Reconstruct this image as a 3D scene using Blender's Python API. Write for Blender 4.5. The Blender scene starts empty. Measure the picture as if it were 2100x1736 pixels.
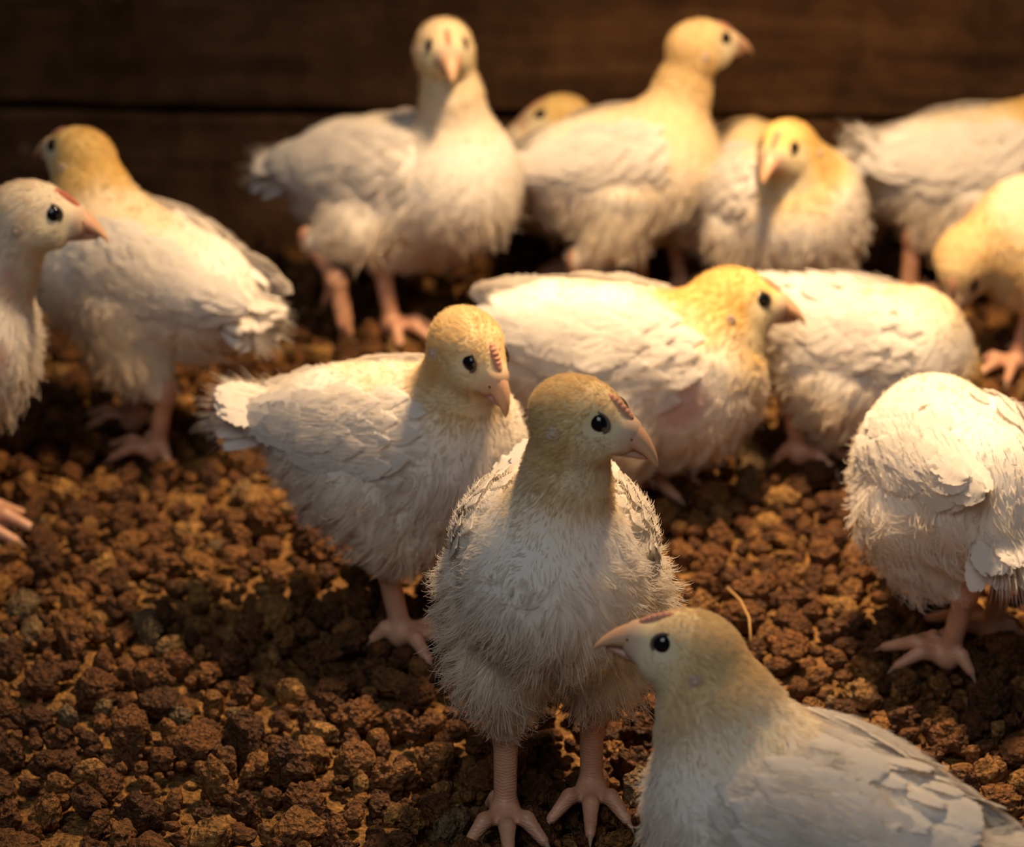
import bpy, math, random
import numpy as np
from mathutils import Vector, Matrix, noise as mnoise

random.seed(7)
rng = np.random.default_rng(7)
scene = bpy.context.scene
COL = scene.collection

# ------------------------------------------------------------------ camera, world, lamps, exposure
W, H, F = 2100, 1736, 5500.0
PITCH = math.radians(22.0)
CAM_H = 0.61
CAM = np.array([0.0, 0.0, CAM_H])
FWD = np.array([0.0, math.cos(PITCH), -math.sin(PITCH)])
DOWN = np.array([0.0, -math.sin(PITCH), -math.cos(PITCH)])
RIGHT = np.array([1.0, 0.0, 0.0])

cam_data = bpy.data.cameras.new('camera')
cam_data.sensor_fit = 'HORIZONTAL'
cam_data.sensor_width = 36.0
cam_data.lens = F / W * 36.0
cam_data.clip_start = 0.02
cam_data.clip_end = 50
cam_data.dof.use_dof = True
cam_data.dof.focus_distance = 1.17
cam_data.dof.aperture_fstop = 8.0
cam = bpy.data.objects.new('camera', cam_data)
cam.location = CAM
cam.rotation_euler = (math.pi / 2 - PITCH, 0, 0)
COL.objects.link(cam)
scene.camera = cam

world = bpy.data.worlds.new('world')
scene.world = world
world.use_nodes = True
bg = world.node_tree.nodes['Background']
bg.inputs['Color'].default_value = (0.62, 0.80, 1.0, 1)
bg.inputs['Strength'].default_value = 0.030

def lamp(name, kind, loc, energy, color, **kw):
    d = bpy.data.lights.new(name, kind)
    d.energy = energy
    d.color = color
    for k, v in kw.items():
        setattr(d, k, v)
    o = bpy.data.objects.new(name, d)
    o.location = loc
    COL.objects.link(o)
    return o

# the brooder's heat lamp hangs above the middle of the pen
heat = lamp('heat_lamp', 'SPOT', (0.15, 1.38, 0.78), 59.0, (1.0, 0.66, 0.35),
            shadow_soft_size=0.05, spot_size=math.radians(93), spot_blend=1.0)
# grey daylight from a door behind the photographer
day = lamp('daylight_opening', 'AREA', (-0.45, -0.35, 1.7), 10.0, (0.95, 0.96, 0.97),
           shape='RECTANGLE', size=0.9, size_y=1.2)
day.rotation_euler = (Vector((0.05, 1.2, 0.1)) - Vector(day.location)).to_track_quat('-Z', 'Y').to_euler()

scene.view_settings.view_transform = 'Standard'
scene.view_settings.look = 'None'
scene.view_settings.exposure = 0.0
scene.view_settings.gamma = 1.0
scene.view_settings.use_curve_mapping = False
scene.cycles.use_denoising = True
scene.cycles.max_bounces = 4
scene.cycles.diffuse_bounces = 3
scene.cycles.glossy_bounces = 2
scene.cycles.transmission_bounces = 3
scene.cycles.caustics_reflective = False
scene.cycles.caustics_refractive = False
scene.cycles.use_adaptive_sampling = True
scene.cycles.adaptive_threshold = 0.25
scene.cycles.adaptive_min_samples = 14

# ------------------------------------------------------------------ small helpers
def P(px, py, Y):
    """the point at distance Y into the pen on the line of sight of a photo pixel"""
    d = FWD + RIGHT * ((px - W / 2) / F) + DOWN * ((py - H / 2) / F)
    return CAM + d * (Y / d[1])

def ground(px, py, z=0.0):
    d = FWD + RIGHT * ((px - W / 2) / F) + DOWN * ((py - H / 2) / F)
    return CAM + d * ((z - CAM_H) / d[2])

def project(p):
    q = np.asarray(p) - CAM
    zc = q @ FWD
    return (W / 2 + F * (q @ RIGHT) / zc, H / 2 + F * (q @ DOWN) / zc)

def unit(v):
    v = np.asarray(v, float)
    return v / (np.linalg.norm(v) + 1e-12)

def link(name, data, parent=None, matrix=None):
    o = bpy.data.objects.new(name, data)
    COL.objects.link(o)
    if parent is not None:
        o.parent = parent
    if matrix is not None:
        o.matrix_basis = matrix
    return o

def mesh_from(name, verts, faces, mat, smooth=True, col=None):
    me = bpy.data.meshes.new(name)
    me.from_pydata(np.asarray(verts).tolist(), [], faces if isinstance(faces, list) else faces.tolist())
    if smooth:
        me.polygons.foreach_set('use_smooth', np.ones(len(me.polygons), bool))
    if col is not None:
        a = me.attributes.new('col', 'FLOAT_COLOR', 'POINT')
        c = np.ones((len(verts), 4), np.float32)
        c[:, :3] = col
        a.data.foreach_set('color', c.ravel())
    if mat is not None:
        me.materials.append(mat)
    me.update()
    return me

def smoothstep(a, b, x):
    t = np.clip((x - a) / (b - a), 0, 1)
    return t * t * (3 - 2 * t)

# ------------------------------------------------------------------ materials
def new_mat(name):
    m = bpy.data.materials.new(name)
    m.use_nodes = True
    nt = m.node_tree
    return m, nt, nt.nodes['Principled BSDF'], nt.nodes['Material Output']

def node(nt, t, **kw):
    n = nt.nodes.new(t)
    for k, v in kw.items():
        if k in n.inputs:
            n.inputs[k].default_value = v
        else:
            setattr(n, k, v)
    return n

def ramp(nt, stops):
    r = nt.nodes.new('ShaderNodeValToRGB')
    e = r.color_ramp.elements
    while len(e) < len(stops):
        e.new(0.5)
    for i, (p, c) in enumerate(stops):
        e[i].position = p
        e[i].color = (*c, 1)
    return r

def mat_down():
    m, nt, b, out = new_mat('down')
    at = node(nt, 'ShaderNodeAttribute', attribute_name='col')
    d = node(nt, 'ShaderNodeBsdfDiffuse')
    t = node(nt, 'ShaderNodeBsdfTranslucent')
    mx = node(nt, 'ShaderNodeMixShader')
    mx.inputs[0].default_value = 0.42
    nt.links.new(at.outputs['Color'], d.inputs['Color'])
    nt.links.new(at.outputs['Color'], t.inputs['Color'])
    nt.links.new(d.outputs[0], mx.inputs[1])
    nt.links.new(t.outputs[0], mx.inputs[2])
    nt.links.new(mx.outputs[0], out.inputs['Surface'])
    nt.nodes.remove(b)
    return m

def mat_skin():
    m, nt, b, out = new_mat('plumage_base')
    at = node(nt, 'ShaderNodeAttribute', attribute_name='col')
    nt.links.new(at.outputs['Color'], b.inputs['Base Color'])
    b.inputs['Roughness'].default_value = 0.95
    b.inputs['Specular IOR Level'].default_value = 0.05
    n = node(nt, 'ShaderNodeTexNoise', Scale=420.0, Detail=3.0)
    bp = node(nt, 'ShaderNodeBump', Strength=0.35, Distance=0.0006)
    nt.links.new(n.outputs['Fac'], bp.inputs['Height'])
    nt.links.new(bp.outputs[0], b.inputs['Normal'])
    return m

def mat_feather(name, c):
    m, nt, b, out = new_mat(name)
    tc = node(nt, 'ShaderNodeTexCoord')
    mp = node(nt, 'ShaderNodeMapping')
    mp.inputs['Rotation'].default_value = (0, 0, 0.6)
    wv = node(nt, 'ShaderNodeTexWave', Scale=14.0, Distortion=1.5, Detail=1.0)
    nt.links.new(tc.outputs['Object'], mp.inputs[0])
    nt.links.new(mp.outputs[0], wv.inputs['Vector'])
    bp = node(nt, 'ShaderNodeBump', Strength=0.18, Distance=0.02)
    nt.links.new(wv.outputs['Fac'], bp.inputs['Height'])
    oi = node(nt, 'ShaderNodeObjectInfo')
    r = ramp(nt, [(0.0, tuple(x * 0.93 for x in c)), (1.0, tuple(min(1, x * 1.03) for x in c))])
    nt.links.new(oi.outputs['Random'], r.inputs[0])
    nt.links.new(r.outputs[0], b.inputs['Base Color'])
    nt.links.new(bp.outputs[0], b.inputs['Normal'])
    b.inputs['Roughness'].default_value = 0.75
    b.inputs['Specular IOR Level'].default_value = 0.15
    t = node(nt, 'ShaderNodeBsdfTranslucent')
    nt.links.new(r.outputs[0], t.inputs['Color'])
    mx = node(nt, 'ShaderNodeMixShader')
    mx.inputs[0].default_value = 0.25
    nt.links.new(b.outputs[0], mx.inputs[1])
    nt.links.new(t.outputs[0], mx.inputs[2])
    nt.links.new(mx.outputs[0], out.inputs['Surface'])
    return m

def mat_plain(name, c, rough=0.5, spec=0.4, bump=None, sss=0.0):
    m, nt, b, out = new_mat(name)
    b.inputs['Base Color'].default_value = (*c, 1)
    b.inputs['Roughness'].default_value = rough
    b.inputs['Specular IOR Level'].default_value = spec
    if sss:
        b.inputs['Subsurface Weight'].default_value = sss
        b.inputs['Subsurface Radius'].default_value = (0.004, 0.002, 0.001)
        b.inputs['Subsurface Scale'].default_value = 0.5
    if bump:
        tc = node(nt, 'ShaderNodeTexCoord')
        tx = node(nt, 'ShaderNodeTexVoronoi', Scale=bump[0])
        bp = node(nt, 'ShaderNodeBump', Strength=bump[1], Distance=0.0006)
        nt.links.new(tc.outputs['Object'], tx.inputs['Vector'])
        nt.links.new(tx.outputs['Distance'], bp.inputs['Height'])
        nt.links.new(bp.outputs[0], b.inputs['Normal'])
    return m

def mat_leg():
    m, nt, b, out = new_mat('scaly_leg')
    tc = node(nt, 'ShaderNodeTexCoord')
    wv = node(nt, 'ShaderNodeTexWave', Scale=230.0, Distortion=6.0, Detail=1.0, bands_direction='Z')
    n = node(nt, 'ShaderNodeTexNoise', Scale=90.0, Detail=3.0)
    nt.links.new(tc.outputs['Object'], wv.inputs['Vector'])
    nt.links.new(tc.outputs['Object'], n.inputs['Vector'])
    r = ramp(nt, [(0.3, (0.50, 0.25, 0.155)), (0.7, (0.66, 0.37, 0.24))])
    nt.links.new(n.outputs['Fac'], r.inputs[0])
    nt.links.new(r.outputs[0], b.inputs['Base Color'])
    bp = node(nt, 'ShaderNodeBump', Strength=0.3, Distance=0.0004)
    nt.links.new(wv.outputs['Fac'], bp.inputs['Height'])
    nt.links.new(bp.outputs[0], b.inputs['Normal'])
    b.inputs['Roughness'].default_value = 0.42
    return m

def mat_beak():
    m, nt, b, out = new_mat('beak_horn')
    at = node(nt, 'ShaderNodeAttribute', attribute_name='col')
    nt.links.new(at.outputs['Color'], b.inputs['Base Color'])
    b.inputs['Roughness'].default_value = 0.38
    return m

def mat_clump():
    m, nt, b, out = new_mat('litter_crumb')
    tc = node(nt, 'ShaderNodeTexCoord')
    geo = node(nt, 'ShaderNodeNewGeometry')
    at = node(nt, 'ShaderNodeAttribute', attribute_name='tint')
    oi = node(nt, 'ShaderNodeObjectInfo')
    add = node(nt, 'ShaderNodeMath', operation='ADD')
    nt.links.new(at.outputs['Fac'], add.inputs[0])
    nt.links.new(oi.outputs['Random'], add.inputs[1])
    fr = node(nt, 'ShaderNodeMath', operation='FRACT')
    nt.links.new(add.outputs[0], fr.inputs[0])
    base = ramp(nt, [(0.0, (0.0629, 0.0237, 0.0067)), (0.3, (0.1110, 0.0429, 0.0111)), (0.6, (0.1591, 0.0651, 0.0163)),
                     (0.85, (0.2072, 0.0947, 0.0237)), (0.95, (0.3108, 0.1665, 0.0481)), (1.0, (0.1258, 0.0888, 0.0481))])
    nt.links.new(fr.outputs[0], base.inputs[0])
    n1 = node(nt, 'ShaderNodeTexNoise', Scale=260.0, Detail=3.0, Roughness=0.7)
    nt.links.new(geo.outputs['Position'], n1.inputs['Vector'])
    r2 = ramp(nt, [(0.30, (0.38, 0.33, 0.30)), (0.52, (1, 1, 1)), (0.70, (1.9, 1.8, 1.6))])
    nt.links.new(n1.outputs['Fac'], r2.inputs[0])
    mul = node(nt, 'ShaderNodeMix', data_type='RGBA', blend_type='MULTIPLY')
    mul.inputs['Factor'].default_value = 1.0
    nt.links.new(base.outputs[0], mul.inputs[6])
    nt.links.new(r2.outputs[0], mul.inputs[7])
    nt.links.new(mul.outputs[2], b.inputs['Base Color'])
    n2 = node(nt, 'ShaderNodeTexNoise', Scale=480.0, Detail=3.0, Roughness=0.75)
    v2 = node(nt, 'ShaderNodeTexVoronoi', Scale=420.0)
    nt.links.new(geo.outputs['Position'], n2.inputs['Vector'])
    nt.links.new(geo.outputs['Position'], v2.inputs['Vector'])
    ad = node(nt, 'ShaderNodeMath', operation='ADD')
    nt.links.new(n2.outputs['Fac'], ad.inputs[0])
    nt.links.new(v2.outputs['Distance'], ad.inputs[1])
    bp = node(nt, 'ShaderNodeBump', Strength=1.0, Distance=0.0024)
    nt.links.new(ad.outputs[0], bp.inputs['Height'])
    nt.links.new(bp.outputs[0], b.inputs['Normal'])
    b.inputs['Roughness'].default_value = 0.62
    b.inputs['Specular IOR Level'].default_value = 0.35
    return m

def mat_wood():
    m, nt, b, out = new_mat('weathered_plank')
    tc = node(nt, 'ShaderNodeTexCoord')
    mp = node(nt, 'ShaderNodeMapping')
    mp.inputs['Scale'].default_value = (3.0, 14.0, 40.0)
    nt.links.new(tc.outputs['Object'], mp.inputs[0])
    n1 = node(nt, 'ShaderNodeTexNoise', Scale=1.6, Detail=8.0, Roughness=0.62)
    nt.links.new(mp.outputs[0], n1.inputs['Vector'])
    r1 = ramp(nt, [(0.25, (0.0360, 0.0158, 0.0065)), (0.5, (0.0828, 0.0396, 0.0166)), (0.75, (0.1260, 0.0662, 0.0302))])
    nt.links.new(n1.outputs['Fac'], r1.inputs[0])
    n2 = node(nt, 'ShaderNodeTexNoise', Scale=16.0, Detail=6.0, Roughness=0.7)
    nt.links.new(tc.outputs['Object'], n2.inputs['Vector'])
    r2 = ramp(nt, [(0.36, (0.45, 0.42, 0.40)), (0.55, (1, 1, 1)), (0.72, (1.5, 1.45, 1.35))])
    nt.links.new(n2.outputs['Fac'], r2.inputs[0])
    mul = node(nt, 'ShaderNodeMix', data_type='RGBA', blend_type='MULTIPLY')
    mul.inputs['Factor'].default_value = 1.0
    nt.links.new(r1.outputs[0], mul.inputs[6])
    nt.links.new(r2.outputs[0], mul.inputs[7])
    # pale flecks of dried droppings
    v = node(nt, 'ShaderNodeTexVoronoi', Scale=14.0)
    v.inputs['Randomness'].default_value = 1.0
    nt.links.new(tc.outputs['Object'], v.inputs['Vector'])
    rv = ramp(nt, [(0.035, (1, 1, 1)), (0.075, (0, 0, 0))])
    nt.links.new(v.outputs['Distance'], rv.inputs[0])
    mx = node(nt, 'ShaderNodeMix', data_type='RGBA')
    nt.links.new(rv.outputs[0], mx.inputs['Factor'])
    nt.links.new(mul.outputs[2], mx.inputs[6])
    mx.inputs[7].default_value = (0.20, 0.11, 0.06, 1)
    nt.links.new(mx.outputs[2], b.inputs['Base Color'])
    bp = node(nt, 'ShaderNodeBump', Strength=0.5, Distance=0.002)
    nt.links.new(n1.outputs['Fac'], bp.inputs['Height'])
    nt.links.new(bp.outputs[0], b.inputs['Normal'])
    b.inputs['Roughness'].default_value = 0.85
    b.inputs['Specular IOR Level'].default_value = 0.15
    return m

M_DOWN = mat_down()
M_SKIN = mat_skin()
M_FEATHER = mat_feather('white_feather', (0.86, 0.81, 0.76))
M_EYE = mat_plain('eye', (0.006, 0.005, 0.006), 0.08, 0.6)
M_LID = mat_plain('eyelid', (0.15, 0.115, 0.09), 0.6, 0.3)
M_NOSTRIL = mat_plain('nostril', (0.16, 0.05, 0.03), 0.7, 0.2)
M_BEAK = mat_beak()
M_COMB = mat_plain('comb', (0.68, 0.32, 0.22), 0.5, 0.4, (900, 0.4))
M_COMB_RED = mat_plain('red_comb', (0.60, 0.17, 0.11), 0.5, 0.4, (900, 0.4))
M_EAR = mat_plain('ear_skin', (0.68, 0.52, 0.41), 0.7, 0.2, (700, 0.4))
M_LEG = mat_leg()
M_CLAW = mat_plain('claw', (0.36, 0.24, 0.17), 0.4, 0.4)
M_CLUMP = mat_clump()
M_WOOD = mat_wood()
M_STRAW = mat_plain('straw', (0.42, 0.26, 0.10), 0.6, 0.3)
M_SOIL = mat_clump()
M_SOIL.name = 'litter_bed'
M_DARK = mat_plain('gap_dark', (0.012, 0.007, 0.004), 0.9, 0.1)

# ------------------------------------------------------------------ implicit surfaces
def s_cone(p, a, b, ra, rb):
    a = np.asarray(a); b = np.asarray(b)
    ab = b - a
    t = np.clip(((p - a) @ ab) / (ab @ ab + 1e-12), 0, 1)
    return np.linalg.norm(p - a - t[..., None] * ab, axis=-1) - (ra + (rb - ra) * t)

def s_ell(p, c, R, r):
    """ellipsoid with centre c, axes = columns of R, radii r"""
    q = (p - c) @ R
    r = np.asarray(r)
    k0 = np.linalg.norm(q / r, axis=-1)
    k1 = np.linalg.norm(q / (r * r), axis=-1) + 1e-9
    return k0 * (k0 - 1.0) / k1

def smin(a, b, k):
    h = np.clip(0.5 + 0.5 * (b - a) / k, 0, 1)
    return b + (a - b) * h - k * h * (1 - h)

def smax(a, b, k):
    return -smin(-a, -b, k)

def grad(f, p, e=0.0006):
    g = np.empty_like(p)
    for i in range(3):
        d = np.zeros(3); d[i] = e
        g[:, i] = f(p + d) - f(p - d)
    return g / (np.linalg.norm(g, axis=1, keepdims=True) + 1e-12)

def surface_nets(f, lo, hi, h):
    lo = np.asarray(lo); hi = np.asarray(hi)
    n = np.ceil((hi - lo) / h).astype(int) + 1
    ax = [lo[i] + h * np.arange(n[i]) for i in range(3)]
    G = np.stack(np.meshgrid(*ax, indexing='ij'), -1)
    V = f(G.reshape(-1, 3)).reshape(n)
    ins = V < 0
    c = np.zeros(n - 1, int)
    for dx in (0, 1):
        for dy in (0, 1):
            for dz in (0, 1):
                c += ins[dx:n[0] - 1 + dx, dy:n[1] - 1 + dy, dz:n[2] - 1 + dz]
    act = (c > 0) & (c < 8)
    idx = -np.ones(n - 1, int)
    cells = np.argwhere(act)
    idx[act] = np.arange(len(cells))
    acc = np.zeros((len(cells), 3)); cnt = np.zeros(len(cells))
    corners = [(0,0,0),(1,0,0),(0,1,0),(1,1,0),(0,0,1),(1,0,1),(0,1,1),(1,1,1)]
    for i in range(8):
        for j in range(i + 1, 8):
            a = np.array(corners[i]); b = np.array(corners[j])
            if np.abs(a - b).sum() != 1:
                continue
            va = V[tuple((cells + a).T)]; vb = V[tuple((cells + b).T)]
            m = (va < 0) != (vb < 0)
            t = np.where(m, va / np.where(m, va - vb, 1), 0)
            pt = cells + a + t[:, None] * (b - a)
            acc[m] += pt[m]; cnt[m] += 1
    verts = lo + h * acc / cnt[:, None]
    faces = []
    for axis in range(3):
        s0 = [slice(None)] * 3; s1 = [slice(None)] * 3
        s0[axis] = slice(0, n[axis] - 1); s1[axis] = slice(1, n[axis])
        A = ins[tuple(s0)]; B = ins[tuple(s1)]
        e = np.argwhere(A != B)
        u, v = (axis + 1) % 3, (axis + 2) % 3
        ok = (e[:, u] > 0) & (e[:, v] > 0) & (e[:, u] < n[u] - 1) & (e[:, v] < n[v] - 1)
        e = e[ok]
        du = np.zeros(3, int); du[u] = 1
        dv = np.zeros(3, int); dv[v] = 1
        q = np.stack([idx[tuple((e - du - dv).T)], idx[tuple((e - dv).T)], idx[tuple(e.T)], idx[tuple((e - du).T)]], 1)
        fl = ~A[tuple(e.T)]
        q[fl] = q[fl][:, ::-1]
        faces.append(q)
    faces = np.concatenate(faces)
    for _ in range(2):
        g = grad(f, verts)
        verts = verts - g * np.clip(f(verts), -h, h)[:, None]
    return verts, faces

def make_hair(name, roots, pts, radius, cols, mat, parent):
    """pts: (n, k, 3) strand points; radius (n, k)"""
    n, k, _ = pts.shape
    cu = bpy.data.hair_curves.new(name)
    cu.add_curves([k] * n)
    cu.points.foreach_set('position', np.ascontiguousarray(pts, np.float32).ravel())
    cu.points.foreach_set('radius', np.ascontiguousarray(radius, np.float32).ravel())
    a = cu.attributes.new('col', 'FLOAT_COLOR', 'CURVE')
    c = np.ones((n, 4), np.float32); c[:, :3] = cols
    a.data.foreach_set('color', c.ravel())
    cu.materials.append(mat)
    return link(name, cu, parent)

# ------------------------------------------------------------------ shared feather shapes (unit length along +X, normal +Z)
def feather_mesh(seed, width, ragged):
    """a vane with a fringed edge: the barbs end at uneven lengths"""
    r = np.random.default_rng(seed)
    nl, nw = 28, 8
    V = []
    for i in range(nl + 1):
        t = i / nl
        w = width * (0.16 + 0.84 * math.sin(min(1.0, t / 0.62) * math.pi / 2)) * (1 if t < 0.62 else math.sqrt(max(0.0, 1 - ((t - 0.62) / 0.40) ** 2)))
        for j in range(nw + 1):
            s = j / nw * 2 - 1
            edge = abs(s) > 0.95
            near = abs(s) > 0.7
            jag = 1 + (r.uniform(-0.10, 0.06) - 0.20 * ragged * r.random()) * edge + (0.04 * r.standard_normal()) * (near and not edge)
            x = t + 0.05 * (1 - abs(s)) * t
            if i >= nl - 1:
                x += r.uniform(-0.03, 0.03) + ragged * 0.08 * (r.random() - 0.6)
            if edge:
                x += 0.035
            y = s * w * jag
            z = 0.06 * math.sin(t * math.pi * 0.8) - 0.10 * width * s * s - 0.07 * t * t + 0.006 * r.standard_normal() * (0.4 + ragged)
            V.append((x, y, z + 0.008 * math.exp(-(s * 6) ** 2)))
    Fc = []
    for i in range(nl):
        for j in range(nw):
            a = i * (nw + 1) + j
            Fc.append((a, a + 1, a + nw + 2, a + nw + 1))
    return mesh_from('feather', V, Fc, M_FEATHER)

FE_ROUND = [feather_mesh(s, 0.34, 0.35) for s in (1, 2, 3)]
FE_LONG = [feather_mesh(s, 0.19, 0.25) for s in (4, 5, 6)]
FE_FLUFF = [feather_mesh(s, 0.32, 0.45) for s in (7, 8, 9)]

def basis(x, z):
    x = unit(x); z = unit(z - x * (x @ z)); y = np.cross(z, x)
    return np.stack([x, y, z], 1)

def mat4(R, t, s=1.0):
    m = Matrix.Identity(4)
    sc = np.asarray(s) * np.ones(3)
    for i in range(3):
        for j in range(3):
            m[i][j] = R[i, j] * sc[j]
        m[i][3] = t[i]
    return m

# ------------------------------------------------------------------ small anatomical meshes
def uv_sphere(nu, nv):
    V = [(0, 0, 1)]
    for i in range(1, nv):
        a = math.pi * i / nv
        for j in range(nu):
            b = 2 * math.pi * j / nu
            V.append((math.sin(a) * math.cos(b), math.sin(a) * math.sin(b), math.cos(a)))
    V.append((0, 0, -1))
    Fc = [(0, 1 + j, 1 + (j + 1) % nu) for j in range(nu)]
    for i in range(nv - 2):
        for j in range(nu):
            a = 1 + i * nu + j; b = 1 + i * nu + (j + 1) % nu
            Fc.append((a, a + nu, b + nu, b))
    k = len(V) - 1; o = 1 + (nv - 2) * nu
    Fc += [(k, o + (j + 1) % nu, o + j) for j in range(nu)]
    return np.array(V), Fc

SPH_V, SPH_F = uv_sphere(20, 12)
ME_EYE = mesh_from('eye', SPH_V, SPH_F, M_EYE)
ME_NOSTRIL = mesh_from('nostril', SPH_V, SPH_F, M_NOSTRIL)

def torus_mesh(name, mat, R=1.0, r=0.16, flat=1.0):
    V, Fc = [], []
    nu, nv = 24, 8
    for i in range(nu):
        a = 2 * math.pi * i / nu
        for j in range(nv):
            b = 2 * math.pi * j / nv
            V.append(((R + r * math.cos(b)) * math.cos(a), (R + r * math.cos(b)) * math.sin(a), r * flat * math.sin(b)))
    for i in range(nu):
        for j in range(nv):
            Fc.append((i * nv + j, ((i + 1) % nu) * nv + j, ((i + 1) % nu) * nv + (j + 1) % nv, i * nv + (j + 1) % nv))
    return mesh_from(name, V, Fc, mat)
ME_LID = torus_mesh('eyelid', M_LID, 1.0, 0.16)

def ear_mesh():
    V = SPH_V.copy()
    for v in V:
        r = math.hypot(v[0], v[1])
        v[2] = 0.35 * v[2] * (1 + 0.5 * math.cos(r * 6.0))
        v[0] *= 0.75 + 0.12 * math.sin(v[1] * 4)
    return mesh_from('ear', V, SPH_F, M_EAR)
ME_EAR = ear_mesh()

def loft(name, rings, mat, col=None):
    n = len(rings[0]); V = [p for r in rings for p in r]; Fc = []
    for i in range(len(rings) - 1):
        for j in range(n):
            a = i * n + j; b = i * n + (j + 1) % n
            Fc.append((a, b, b + n, a + n))
    Fc.append(tuple(range(n))[::-1])
    Fc.append(tuple(range((len(rings) - 1) * n, len(rings) * n)))
    return mesh_from(name, V, Fc, mat, col=col)

def beak_meshes():
    """head-frame centimetres"""
    def ring(x, top, bot, w, flatbot):
        pts = []
        n = 14
        for j in range(n):
            a = 2 * math.pi * j / n
            c, s = math.cos(a), math.sin(a)
            z = (top + bot) / 2 + (top - bot) / 2 * (s if s > 0 else s * flatbot)
            pts.append((x, w * c * (1 - 0.25 * max(0, s)), z))
        return pts
    up = []; uc = []
    prof = [(1.55, 0.66, -0.55, 0.74), (1.95, 0.66, -0.58, 0.72), (2.25, 0.58, -0.60, 0.67), (2.55, 0.44, -0.63, 0.59), (2.85, 0.24, -0.67, 0.50),
            (3.15, -0.04, -0.74, 0.40), (3.42, -0.38, -0.86, 0.29), (3.60, -0.68, -0.99, 0.18), (3.70, -0.92, -1.11, 0.09), (3.73, -1.06, -1.15, 0.03)]
    for i, (x, t, b, w) in enumerate(prof):
        up.append(ring(x, t, b, w, 1.0))
        k = i / (len(prof) - 1)
        c = np.array((0.66, 0.36, 0.25)) * (1 - k) + np.array((0.68, 0.43, 0.24)) * k
        uc += [c] * 14
    lo = []; lc = []
    prof = [(1.2, -0.52, -1.18, 0.68), (1.7, -0.50, -1.16, 0.65), (2.1, -0.52, -1.12, 0.57), (2.5, -0.55, -1.07, 0.46),
            (2.8, -0.60, -1.02, 0.34), (3.05, -0.66, -0.97, 0.22), (3.25, -0.74, -0.93, 0.09)]
    for i, (x, t, b, w) in enumerate(prof):
        lo.append(ring(x, t, b, w, 1.0)); lc += [np.array((0.50, 0.27, 0.19))] * 14
    return loft('upper_beak', up, M_BEAK, np.array(uc)), loft('lower_beak', lo, M_BEAK, np.array(lc))
ME_UB, ME_LB = beak_meshes()

def comb_mesh():
    rings = []
    n = 27
    for i in range(n):
        t = i / (n - 1)
        x = 1.0 + t * 1.3
        zb = float(np.interp(x, (0.9, 1.2, 1.5, 1.8, 2.1, 2.4, 2.7), (1.34, 1.25, 1.12, 0.94, 0.77, 0.60, 0.38)))
        h = 0.14 * math.sin(math.pi * min(1, t * 1.05 + 0.02)) ** 0.6 * (0.72 + 0.28 * math.cos(t * 13 * math.pi)) + 0.02
        w = 0.15 * (0.45 + 0.55 * math.sin(math.pi * t) ** 0.5) + 0.02
        nx, nz = 0.55, 0.84
        rings.append([(x - nx * 0.12, -w * 1.3, zb - nz * 0.2), (x - nx * 0.12, w * 1.3, zb - nz * 0.2),
                      (x + nx * h * 0.6, w, zb + nz * h * 0.6), (x + nx * h, w * 0.35, zb + nz * h),
                      (x + nx * h, -w * 0.35, zb + nz * h), (x + nx * h * 0.6, -w, zb + nz * h * 0.6)])
    return loft('comb', rings, M_COMB)
ME_COMB = comb_mesh()
ME_COMB_RED = ME_COMB.copy()
ME_COMB_RED.materials[0] = M_COMB_RED

def claw_mesh():
    rings = []
    for i in range(6):
        t = i / 5
        r = 0.5 * (1 - t) ** 0.8 + 0.02
        rings.append([(t * 2.2, r * math.cos(a), r * 1.1 * math.sin(a) - 0.55 * t * t) for a in np.linspace(0, 2 * math.pi, 9)[:-1]])
    return loft('claw', rings, M_CLAW)
ME_CLAW = claw_mesh()

# ------------------------------------------------------------------ the chick
WHITE = np.array((0.88, 0.83, 0.77))
YELLOW = np.array((0.82, 0.60, 0.24))
FACE = np.array((0.78, 0.70, 0.50))
PINK = np.array((0.52, 0.26, 0.21))
CHICKS = []          # spheres that hide the ground behind them, for choosing which crumbs show

def vnoise(p, s):
    return np.array([mnoise.noise(Vector(q * s)) for q in p])

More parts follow.
